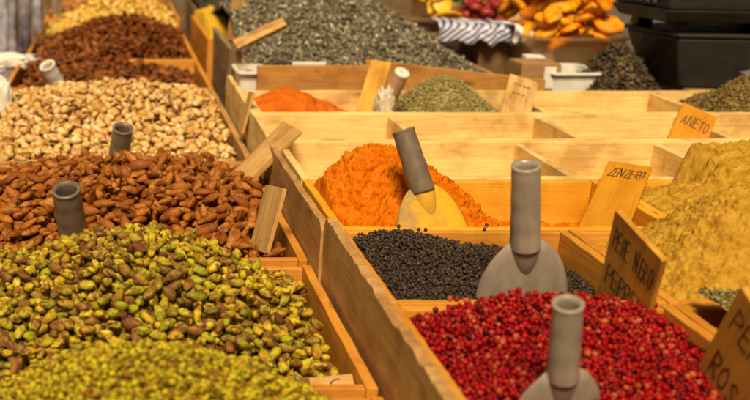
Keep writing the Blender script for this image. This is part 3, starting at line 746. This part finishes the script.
def board(label, bl, br, tl, th=.006, mat='label', lines=None, weight=.0018, name='label_board', group='handwritten wooden label boards', slat=True):
    p0, p1 = WY(*bl), WY(*br)
    if tl[2] is None:
        d = ray(*tl[:2]); e = p1 - p0; tl = (tl[0], tl[1], (p0 - CAM).dot(e) * d.y / d.dot(e))
    p2 = WY(*tl)
    ex = p1 - p0; w = ex.length; ex.normalize(); ey = p2 - p0; ey -= ex * ey.dot(ex); h = ey.length; ey.normalize(); ez = ex.cross(ey)
    mw = Matrix(((ex.x, ey.x, ez.x, p0.x), (ex.y, ey.y, ez.y, p0.y), (ex.z, ey.z, ez.z, p0.z), (0, 0, 0, 1)))
    DBG.append((label, tl, w, h, [proj(p0 + ex * (a * w) + ey * (c * h)) for a, c in ((0, 0), (1, 0), (1, 1), (0, 1))]))
    t = thing(name, label, 'sign' if lines else 'board', None, group, mw)
    b = MB(); off = random.uniform(0, 9); n = 10; vs = []; gr = []
    ax = 0 if w > h else 1
    c = min(w, h) * .03
    out = [(c, 0), (w - c, 0), (w, c), (w, h - c), (w - c, h), (c, h), (0, h - c), (0, c)]
    out = [(x + random.uniform(-1, 1) * c * .4, y + random.uniform(-1, 1) * c * .4) for x, y in out]
    for z in (-th / 2, th / 2):
        for x, y in out: vs.append((x, y, z)); gr.append((x + off, y + off, z) if ax == 0 else (y + off, x + off, z))
    fs = [tuple(range(8))[::-1], tuple(range(8, 16))] + [(j, (j + 1) % 8, 8 + (j + 1) % 8, 8 + j) for j in range(8)]
    b.add(vs, fs, gr); b.build('panel', M[mat], t, bevel=.0008)
    for (a, x, y, hh, adv, sl) in lines or []: letters([(a, x * w, y * h, hh * h, adv * w, sl)], w, th / 2, M['ink'], t, weight)
    return t
board('wooden board lettered PEPE NERO PEPPER standing in the black peppercorns', (596, 312, 1.049), (637.3, 363.3, .9777), (617.5, 208.4, .9856), .006, 'label',
      [('PEPE NERO', .08, .70, .17, .098, .0), ('PEPPER', .10, .38, .17, .135, .0)], .0018)
board('wooden board lettered PEPE ROSA in the bottom right corner', (692, 384, .86), (731.5, 462.6, .7834), (744.7, 283.9, .7976), .007, 'label',
      [('PEPE', .14, .70, .17, .20, .0), ('ROSA', .16, .30, .18, .19, .0)], .0022)
board('yellow-stained board lettered ZENZERO leaning in the turmeric crate', (577, 232, 1.25), (624.6, 240.5, 1.2186), (608.5, 162.4, 1.4336), .006, 'labely',
      [('ZENZERO', .10, .78, .12, .120, .12)], .0012)
board('small board lettered ANETO leaning in the second pale tray', (664, 146, 1.735), (698.6, 161.9, 1.7109), (682.6, 102.9, 1.8045), .006, 'labely',
      [('ANETO', .14, .56, .22, .155, .10)], .0017)
board('small tan board with scrawled writing beside the pale green herb heap', (500, 113, 1.965), (529, 122, 1.95), (519, 77, 2.03), .006, 'labelp',
      [('~~~~', .2, .72, .12, .15, .2), ('~~~', .2, .5, .12, .16, .2)], .0009)
board('blank orange plank leaning beside the pinkish scoop handle in the back tray', (354, 118, 1.99), (374.7, 121.3, 1.9749), (371.6, 61.1, 2.1306), .008, 'label')
board('wide blank pale board leaning against the divide at the edge of the almonds', (226, 180, 1.68), (241, 193, 1.61), (275, 116, 1.74), .006, 'labelp')
board('narrow blank pale board at the corner between almonds and green pistachios', (251, 247, 1.38), (267.8, 254.7, 1.3081), (267.6, 184.8, 1.4014), .006, 'labelp')
board('thin slip of wood standing edge-on beside the pistachios in shells', (239, 132, 2.0), (243, 134, 1.94), (248, 91, 2.04), .005, 'labelp')
board('small board with a black arc lying in the front corner of the green pistachio crate', (312, 396, .942), (356, 392, .938), (318, 379, .965), .006, 'labelp',
      [(')', .45, .35, .5, .2, .0)], .0016)
board('brown plank sticking out of the left edge of the grey herb heap', (238, 50, 2.30), (233, 42, 2.32), (280, 16, 2.34), .012, 'labelp')
board('upright slat at the left foot of the grey herb heap, nearest the white tub', (233, 78, 2.35), (240, 78, 2.33), (223, 38, 2.40), .008, 'labelp')
board('dark upright slat between the nut crates and the grey herb heap', (226, 90, 2.36), (233, 92, 2.33), (221, 40, 2.42), .008, 'greywood')
board('tall slat furthest back between the nuts and the grey herb heap', (228, 40, 2.85), (238, 42, 2.80), (216, -6, 2.95), .010, 'labelp')
board('dark stick lying at the upper left of the grey herb heap', (236, 14, 3.0), (234, 8, 3.05), (252, 2, 3.05), .012, 'greywood')

# ------------------------------------------------------------------ small containers and background goods
def tub(name, label, cat, c, w, d, h, flare, mat, th=.003, lip=.006):
    """open tapered tub with rounded corners and a lip; c is the base centre"""
    b = MB(); prof = [(0, .86), (.02, .9), (h, 1.0), (h, 1 + lip / w * 2), (h - .004, 1 + lip / w * 2)]
    n = 32; vs = []
    for z, s in prof:
        for j in range(n):
            a = 2 * math.pi * j / n; ca, sa = math.cos(a), math.sin(a); e = .35
            vs.append((math.copysign(abs(ca) ** e, ca) * w / 2 * s * (1 if flare else 1), math.copysign(abs(sa) ** e, sa) * d / 2 * s, z))
    fs = [(i * n + j, i * n + (j + 1) % n, (i + 1) * n + (j + 1) % n, (i + 1) * n + j) for i in range(len(prof) - 1) for j in range(n)] + [tuple(range(n))[::-1]]
    b.add(vs, fs); o = b.build(name, mat, None, (0, 0, 0), smooth=False, solid=th); o.location = c
    return tag(o, label, cat)
def cardbox(name, label, x0, x1, y0, y1, z0, z1, mat, tape=None, cat='box'):
    t = thing(name, label, cat, ((x0 + x1) / 2, (y0 + y1) / 2, z0)); o = t.location
    b = MB(); e = .004
    b.box((x0, y0, z0), (x1, y0 + e, z1)); b.box((x0, y1 - e, z0), (x1, y1, z1)); b.box((x0, y0 + e + .0003, z0), (x0 + e, y1 - e - .0003, z1)); b.box((x1 - e, y0 + e + .0003, z0), (x1, y1 - e - .0003, z1))
    b.box((x0 + e + .0003, y0 + e + .0003, z0 + .001), (x1 - e - .0003, y1 - e - .0003, z1 - .012)); b.build('body', mat, t, o)
    b = MB(); b.box((x0 + .002, y0 + .002, z1 + .0005), (x1 - .002, (y0 + y1) / 2 - .001, z1 + .004)); b.build('flap', mat, t, o)
    b = MB(); b.box((x0 + .002, (y0 + y1) / 2 + .001, z1 + .0005), (x1 - .002, y1 - .002, z1 + .0045)); b.build('flap', mat, t, o)
    if tape:
        b = MB(); b.box((tape[0], y0 - .0012, tape[2]), (tape[1], y0 - .0004, tape[3])); b.build('tape', M['paper'], t, o)
    return t
ZB = TZ + .001
p = WY(246, 82, 2.205)
tub('plastic_tub', 'small white plastic tub at the left end of the grey herb boards', 'tub', (.320, 2.285, ZB), .058, .10, p.z + .018 - ZB, True, M['white'])
# cardboard boxes behind the trays
q0, q1 = WY(462, 45, 2.78), WY(552, 45, 2.78)
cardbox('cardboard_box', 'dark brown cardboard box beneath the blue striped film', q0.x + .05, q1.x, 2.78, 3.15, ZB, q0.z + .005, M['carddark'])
q0, q1 = WY(522, 66, 2.36), WY(562, 66, 2.36)
cardbox('cardboard_box', 'small light brown cardboard box with white tape at the right end of the tan boards', q0.x, q1.x, 2.36, 2.45, ZB, q0.z, M['card'], (q0.x + .055, q0.x + .082, T - .03, q0.z - .002))
q0 = WY(522, 60, 2.63); q1 = WY(556, 44, 2.64)
b = MB(); b.box((q0.x + .01, 2.63, ZB), (q1.x, 2.66, q0.z + .012)); tag(b.build('foam_block', M['paper'], None, (q0.x, 2.64, ZB), bevel=.004), 'white foam block standing between the cardboard boxes', 'block')
# apricots
q0, q1 = WY(536, 66, 2.58), WY(640, 66, 2.58)
cx = (q0.x + q1.x) / 2; zb = T - .03
b = MB(); cardbox('cardboard_box', 'low cardboard box under the tub of orange dried apricots', q0.x + .0, q1.x - .0, 2.62, 3.05, ZB, zb - .006, M['card'])
tub('fruit_tub', 'frosted plastic tub filled with orange dried apricots', 'tub', (cx, 2.80, zb), .27, .38, .085, True, M['frost'])
V0, T0 = uvell(14, 9, lambda p: p); T0 = tri_fix(T0)
def blob(seed, dims, dimple=.5):
    W = []
    for p in V0:
        p = Vector(p); r = 1 + .22 * noise.noise(p * 1.5 + Vector((seed * 3.3, 0, 0))) + .10 * noise.noise(p * 4 + Vector((0, seed, 0)))
        q = Vector((p.x * dims[0], p.y * dims[1], p.z * dims[2])) * r
        q.z *= 1 - dimple * math.exp(-(p.x ** 2 + p.y ** 2) * 3.5)
        q.z += dims[0] * .16 * (p.x ** 2) * math.copysign(1, math.sin(seed))
        W.append(q)
    return np.array(W)
AP = [np_mesh('dried_apricot', blob(i, (.034, .029, .015), .6), T0, M['apricot']) for i in range(6)]
def heapfruit(meshes, name, label, cat, group, reg, core, half, n, scale=1.0, K=8, tilt=.5):
    nuts, _ = drop(reg, core, half, n, .004, K=K, sink=.2, tilt=tilt, roll=.7, ntemp=60, shift=False)
    for i, (c, R, s) in enumerate(nuts):
        o = bpy.data.objects.new(name, meshes[i % len(meshes)]); COL.objects.link(o)
        o.matrix_world = Matrix.Translation(Vector(c)) @ Matrix(R.tolist()).to_4x4() @ Matrix.Scale(s * scale, 4); tag(o, label, cat, group)
heapfruit(AP, 'dried_apricot', 'wrinkled orange dried apricot heaped in the frosted tub', 'dried fruit', 'orange dried apricots', (cx - .130, cx + .125, 2.625, 3.0), mound(zb + .008, (.15, cx + .01, 2.86, .16, .20)), (.030, .025, .011), 180, K=6)
# white tray + dark tea heap in front of the apricots
q0, q1 = WY(556, 74, 2.34), WY(606, 74, 2.34)
tub('white_tray', 'shallow white tray in front of the dried apricots', 'tray', ((q0.x + q1.x) / 2 - .002, 2.42, ZB), q1.x - q0.x, .14, q0.z - ZB, True, M['paper'])
q0, q1 = WY(582, 80, 2.35), WY(650, 80, 2.35)
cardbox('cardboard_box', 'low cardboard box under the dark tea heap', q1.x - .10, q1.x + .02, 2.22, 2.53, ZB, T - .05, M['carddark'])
xc = (q0.x + q1.x) / 2 + .015
flakes('dark_tea_heap', 'small heap of dark loose tea in front of the black device', 'spice', M['tea'], (q0.x, q1.x + .03, 2.20, 2.54), lambda x, y: mound(T - .052, (.118, xc, 2.38, .062, .12))(x, y), 2600, .0115, .4, lift=.9)
# fruit trays in the back
zt = T - .01
q0, q1 = WY(440, 22, 3.05), WY(528, 22, 3.05)
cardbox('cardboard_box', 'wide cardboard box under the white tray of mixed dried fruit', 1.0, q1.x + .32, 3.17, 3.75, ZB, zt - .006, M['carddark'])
zw = zt
tx = 1.258
tub('white_tray', 'white tray of red and green dried fruit above the blue striped film', 'tray', (tx, 3.36, zw), .27, .30, .035, True, M['white'])
RB = [np_mesh('dried_fruit', blob(i + 20, (.024, .02, .015), .2), T0, M['darkred']) for i in range(4)]
KW = [np_mesh('dried_fruit', blob(i + 30, (.028, .026, .009), .2), T0, M['kiwi']) for i in range(4)]
MG = [np_mesh('dried_fruit', blob(i + 40, (.055, .030, .011), .2), T0, M['mango']) for i in range(4)]
heapfruit(RB, 'dried_fruit', 'dark red dried fruit in the white tray', 'dried fruit', 'dark red dried fruit in the tray', (tx - .125, tx + .05, 3.23, 3.38), mound(zw + .004, (.014, tx - .05, 3.3, .1, .1)), (.023, .019, .013), 34)
heapfruit(KW, 'dried_fruit', 'green dried fruit slice in the white tray', 'dried fruit', 'green dried fruit in the tray', (tx - .125, tx + .03, 3.37, 3.50), mound(zw + .028, (.05, tx - .06, 3.45, .1, .1)), (.026, .024, .009), 22)
# mango slabs on their own box left of the tray
q = WY(425, 12, 3.2)
heapfruit(MG, 'dried_mango', 'bright yellow-orange dried mango slice right of the grey herb heap', 'dried fruit', 'dried mango slices', (1.003, 1.128, 3.18, 3.46), mound(zt + .004, (.075, 1.05, 3.36, .10, .13)), (.050, .028, .011), 22)
# white plastic pack right of the mango
def crumple(name, label, cat, c, dims, mat, seed, amp=.25, sub=4, rz=0):
    V, Tq = ico(sub); W = []
    for p in V:
        p = Vector(p); r = 1 + amp * (abs(noise.noise(p * 2.2 + Vector((seed, 0, 0)))) * 2 - .5) + amp * .5 * noise.noise(p * 6 + Vector((0, seed, 0)))
        q = Vector((math.copysign(abs(p.x) ** .7, p.x) * dims[0], math.copysign(abs(p.y) ** .7, p.y) * dims[1], math.copysign(abs(p.z) ** .7, p.z) * dims[2])) * r
        W.append((q.x, q.y, max(q.z, -dims[2])))
    o = link(name, np_mesh(name, np.array(W), Tq, mat), c); o.rotation_euler.z = rz
    return tag(o, label, cat)
q = WY(450, 4, 3.3); crumple('plastic_bag', 'white crumpled plastic pack between the mango and the red fruit', 'bag', (q.x + .07, 3.66, q.z + .06), (.06, .05, .07), M['paper'], 3)
# second heap of orange and dark red fruit at the back right
q = WY(525, 0, 3.5)
cardbox('cardboard_box', 'cardboard box under the orange and dark red fruit at the back', q.x - .15, q.x + .40, 3.78, 4.3, ZB, zt + .02, M['card'])
OR = [np_mesh('dried_fruit', blob(i + 50, (.036, .03, .017), .4), T0, M['apricot']) for i in range(4)]
heapfruit(OR, 'dried_fruit', 'orange dried fruit heaped behind the white tray and the tub', 'dried fruit', 'orange dried fruit at the back', (q.x - .16, q.x + .14, 3.45, 3.80), mound(zt + .035, (.08, q.x, 3.65, .2, .2)), (.034, .028, .015), 62)
heapfruit(RB, 'dried_fruit', 'dark red dried fruit heaped at the back left of the apricots', 'dried fruit', 'dark red dried fruit at the back', (q.x + .0, q.x + .40, 3.80, 4.25), mound(zt + .10, (.12, q.x + .15, 4.0, .2, .2)), (.03, .024, .016), 95, scale=1.3)
board('blank light wooden slip stuck in the back fruit tray', (505, 25, 3.22), (516, 28, 3.20), (516, 8, 3.27), .008, 'labelp')
# film with blue stripes draped over the box front
def drape(name, label, cat, pts_top, drop_, Y0, mat, seed, amp=.012, nx=40, nz=12):
    b = MB(); vs = []
    (u0, v0), (u1, v1) = pts_top
    for i in range(nx + 1):
        t = i / nx; p = WY(u0 + (u1 - u0) * t, v0 + (v1 - v0) * t, Y0)
        for j in range(nz + 1):
            s = j / nz
            y = p.y + .14 * max(0, 1 - s * 2.2) ** 1.5 + amp * noise.noise(Vector((t * 9, s * 1.5, seed))) + amp * .5 * noise.noise(Vector((t * 25, s * 3, seed)))
            z = p.z + .006 - drop_ * max(0, s - .3) / .7 * (1 + .25 * noise.noise(Vector((t * 7, 0, seed + 4)))) + amp * .6 * noise.noise(Vector((t * 12, s * 4, seed + 9)))
            vs.append((p.x, y, z))
    fs = [(i * (nz + 1) + j, (i + 1) * (nz + 1) + j, (i + 1) * (nz + 1) + j + 1, i * (nz + 1) + j + 1)[::-1] for i in range(nx) for j in range(nz)]
    b.add(vs, fs); c = sum((Vector(v) for v in vs), Vector()) / len(vs)
    return tag(b.build(name, mat, None, c, smooth=True, solid=.001), label, cat)
drape('striped_film', 'white plastic film with blue stripes hanging over the dark cardboard box', 'film', ((440, 25), (524, 29)), .05, 2.745, M['bluefilm'], 2.0)
drape('white_film', 'plain white plastic film bunched between the striped film and the apricots', 'film', ((515, 27), (562, 44)), .045, 2.70, M['paper'], 6.0, .018)
# black device
DS = thing('weighing_scale', 'black plastic scale-like device in two tiers at the top right', 'scale', (1.45, 2.5, T - .02)); o = DS.location
def taperbox(bpts, tpts, z0, z1, z0b=None):
    b = MB(); vs = [(x, y, z0) for x, y in bpts] + [(x, y, z1) for x, y in tpts]
    return b.add(vs, [(3, 2, 1, 0), (4, 5, 6, 7), (0, 1, 5, 4), (1, 2, 6, 5), (2, 3, 7, 6), (3, 0, 4, 7)])
c0 = WY(679, 86, 2.27); c1 = WY(677, 38, 2.27)
l0 = WY(639, 77, 2.44); l1 = WY(629, 22, 2.44)
zbs, zts = T - .012, c1.z
taperbox([(l0.x, 2.44), (c0.x, 2.27), (1.72, 2.22), (1.72, 2.60)], [(l1.x, 2.45), (c1.x, 2.265), (1.75, 2.21), (1.75, 2.62)], zbs, zts).build('body', M['blackp'], DS, o, bevel=.006)
taperbox([(l1.x - .004, 2.455), (c1.x - .001, 2.262), (1.75, 2.205), (1.75, 2.62)], [(l1.x - .004, 2.455), (c1.x - .001, 2.262), (1.75, 2.205), (1.75, 2.62)], zts + .0005, zts + .010).build('rim', M['blackp'], DS, o, bevel=.003)
zp = zts + .034
for (x, y) in ((l1.x + .035, 2.45), (c1.x + .02, 2.31), (1.62, 2.30), (1.62, 2.55)):
    taperbox([(x - .02, y - .02), (x + .02, y - .02), (x + .02, y + .02), (x - .02, y + .02)], [(x - .016, y - .016), (x + .016, y - .016), (x + .016, y + .016), (x - .016, y + .016)], zts + .011, zp).build('post', M['blackp'], DS, o, bevel=.002)
k1 = WY(664, 22, 2.28); k0 = WY(616, 7, 2.46)
taperbox([(k0.x + .01, 2.46), (k1.x, 2.27), (1.78, 2.18), (1.78, 2.66)], [(k0.x - .015, 2.46), (k1.x - .01, 2.255), (1.80, 2.16), (1.80, 2.68)], zp + .0005, zp + .028).build('platform', M['blackp'], DS, o, bevel=.004)
taperbox([(k0.x + .0, 2.47), (k1.x + .005, 2.275), (1.78, 2.19), (1.78, 2.66)], [(k0.x - .005, 2.48), (k1.x + .0, 2.275), (1.80, 2.18), (1.80, 2.68)], zp + .0285, zp + .09).build('upper_case', M['blackp'], DS, o, bevel=.004)
for i in range(5):
    t = .22 + i * .13; x = k0.x + (k1.x - k0.x) * t; y = 2.47 + (2.275 - 2.47) * t
    b = MB(); dx, dy = (k1.x - k0.x) * .055, -.195 * .055; nx_, ny_ = -.0035, -.0035
    vs = [(x, y, zp + .040), (x + dx, y + dy, zp + .040), (x + dx, y + dy, zp + .085), (x, y, zp + .085)]; vs += [(a + nx_, c + ny_, z) for a, c, z in vs]
    b.add(vs, [(0, 1, 2, 3)[::-1], (4, 5, 6, 7), (0, 1, 5, 4), (1, 2, 6, 5), (2, 3, 7, 6), (3, 0, 4, 7)]); b.build('vent_rib', M['blackrib'], DS, o)
cardbox('cardboard_box', 'cardboard box carrying the black device', l0.x + .015, 1.74, 2.235, 2.62, ZB, T - .018, M['card'])
q = WY(748, 80, 2.20); crumple('plastic_wrap', 'crumpled clear plastic at the right edge in front of the black device', 'wrap', (q.x + .03, 2.195, q.z - .0), (.05, .014, .022), M['clear'], 5, .35)
# translucent bag at the foot of the pinkish handle
q = WY(383, 106, 1.975); crumple('plastic_bag', 'small crumpled translucent bag at the foot of the pinkish handle', 'bag', (q.x + .006, 1.985, q.z + .0), (.017, .011, .034), M['baggy'], 8, .35)
q = WY(305, 66, 2.25); b = MB(); b.box((q.x - .035, 2.218, T + .035), (q.x + .04, 2.223, q.z + .014)); tag(b.build('paper_card', M['paper'], None, (q.x, 2.22, q.z), bevel=.001), 'white paper card tucked behind the tan front board', 'card')
# yellow box between the rows
q = WY(214, 30, 3.4)
t = crate('narrow wooden box of mustard-yellow spice right of the dark almonds', q.x - .05, q.x + .055, 3.1, 3.75, T - .01, M['orange'], None, th=.008)
heap('yellow_spice_heap', 'mustard-yellow spice in the narrow box right of the dark almonds', 'spice', M['yellowb'], (q.x - .04, q.x + .045, 3.11, 3.74), lambda x, y: mound(T - .006, (.06, q.x, 3.4, .06, .3))(x, y), .006)
q = WY(215, 6, 4.0)
crate('narrow wooden box of dark dried fruit at the back between the two rows', q.x - .07, q.x + .06, 3.8, 4.6, T - .02, M['greywood'], None, th=.008)
flakes('dark_fruit_heap', 'dark dried fruit pieces in the narrow box at the back between the rows', 'spice', M['tea'], (q.x - .06, q.x + .05, 3.81, 4.59), lambda x, y: mound(T - .04, (.08, q.x, 4.2, .08, .4))(x, y), 900, .022, .5)
# left edge: upright bundles of plastic bags, crumpled paper and packet
def bundle(label, x, y, z0, h, w, d, seed):
    b = MB(); n = 40; nz = 18; vs = []
    for i in range(nz + 1):
        s = i / nz; zz = z0 + h * s
        for j in range(n):
            a = 2 * math.pi * j / n; r = 1 + .22 * noise.noise(Vector((math.cos(a) * 2.2, math.sin(a) * 2.2, s * 2 + seed))) + .12 * noise.noise(Vector((math.cos(a) * 6, math.sin(a) * 6, s * 6 + seed)))
            r *= .8 + .25 * math.sin(math.pi * min(1, s * 1.2 + .1))
            vs.append((x + math.cos(a) * w * r, y + math.sin(a) * d * r, zz))
    fs = [(i * n + j, i * n + (j + 1) % n, (i + 1) * n + (j + 1) % n, (i + 1) * n + j) for i in range(nz) for j in range(n)] + [tuple(range(n))[::-1], tuple(nz * n + j for j in range(n))]
    b.add(vs, fs); return tag(b.build('plastic_bag', M['lav'], None, (x, y, z0), smooth=True), label, 'bag', 'lavender plastic bags at the left edge')
q = WY(6, 40, 3.2); bundle('leftmost of the upright lavender-grey plastic bags', q.x - .01, 3.25, ZB, .46, .045, .05, 1)
q = WY(24, 30, 3.45); bundle('lavender-grey plastic bag standing between two others at the left edge', q.x - .015, 3.5, ZB, .47, .040, .05, 4)
q = WY(37, 30, 3.8); bundle('lavender-grey plastic bag standing closest to the dark almonds', q.x - .01, 3.8, ZB, .40, .035, .045, 9)
board('dark grey post standing behind the lavender bags, left one', (40, 30, 4.3), (48, 30, 4.3), (37, -12, 4.3), .02, 'greywood')
board('dark grey post right of its pair at the corner of the blanched nuts', (52, 24, 4.35), (62, 24, 4.35), (52, -12, 4.35), .02, 'greywood')
q = WY(16, 60, 3.0); crumple('crumpled_paper', 'white crumpled paper at the left edge below the lavender bags', 'paper', (q.x - .015, 3.02, q.z - .01), (.075, .05, .022), M['paper'], 2, .4)
q = WY(2, 100, 2.35); crumple('white_packet', 'white packet with a green mark at the left edge beside the pistachios', 'packet', (q.x + .0, 2.32, q.z + .005), (.026, .03, .055), M['paper'], 12, .2, rz=.4)

# ------------------------------------------------------------------ light, sky, camera
EL, AZ = math.radians(53), math.radians(194)
w = bpy.data.worlds.new('World'); S.world = w; w.use_nodes = True; nt = w.node_tree
bg = nt.nodes['Background']; sky = nt.nodes.new('ShaderNodeTexSky'); sky.sky_type = 'NISHITA'; sky.sun_disc = False
sky.sun_elevation = EL; sky.sun_rotation = AZ; sky.air_density = 1.0; sky.dust_density = 3.0
mx = nt.nodes.new('ShaderNodeMix'); mx.data_type = 'RGBA'; mx.blend_type = 'MULTIPLY'; mx.inputs[0].default_value = 1.0
mx.inputs[7].default_value = (1.0, .66, .38, 1); nt.links.new(sky.outputs[0], mx.inputs[6]); nt.links.new(mx.outputs[2], bg.inputs[0]); bg.inputs[1].default_value = .045
sd = bpy.data.lights.new('sun', 'SUN'); sd.energy = 5.0; sd.angle = math.radians(20); sd.color = (1.0, .82, .51)
so = bpy.data.objects.new('sun', sd); COL.objects.link(so)
dv = Vector((math.sin(AZ) * math.cos(EL), math.cos(AZ) * math.cos(EL), math.sin(EL)))
so.rotation_euler = dv.to_track_quat('Z', 'Y').to_euler(); so.location = (0, 0, 6)
cd = bpy.data.cameras.new('camera'); co = bpy.data.objects.new('camera', cd); COL.objects.link(co); S.camera = co
co.location = CAM; co.rotation_euler = (math.pi / 2 - TH, 0, 0)
cd.sensor_width = 36; cd.lens = F / 750 * 36; cd.shift_x = (375 - PX) / 750; cd.shift_y = 0
cd.clip_start = .02; cd.clip_end = 300
cd.dof.use_dof = True; cd.dof.focus_distance = 1.36; cd.dof.aperture_fstop = 5.4
S.view_settings.view_transform = 'Standard'; S.view_settings.look = 'None'; S.view_settings.exposure = 0
S.render.resolution_x = 1024; S.render.resolution_y = 546

for d in DBG: print('BOARD', d)
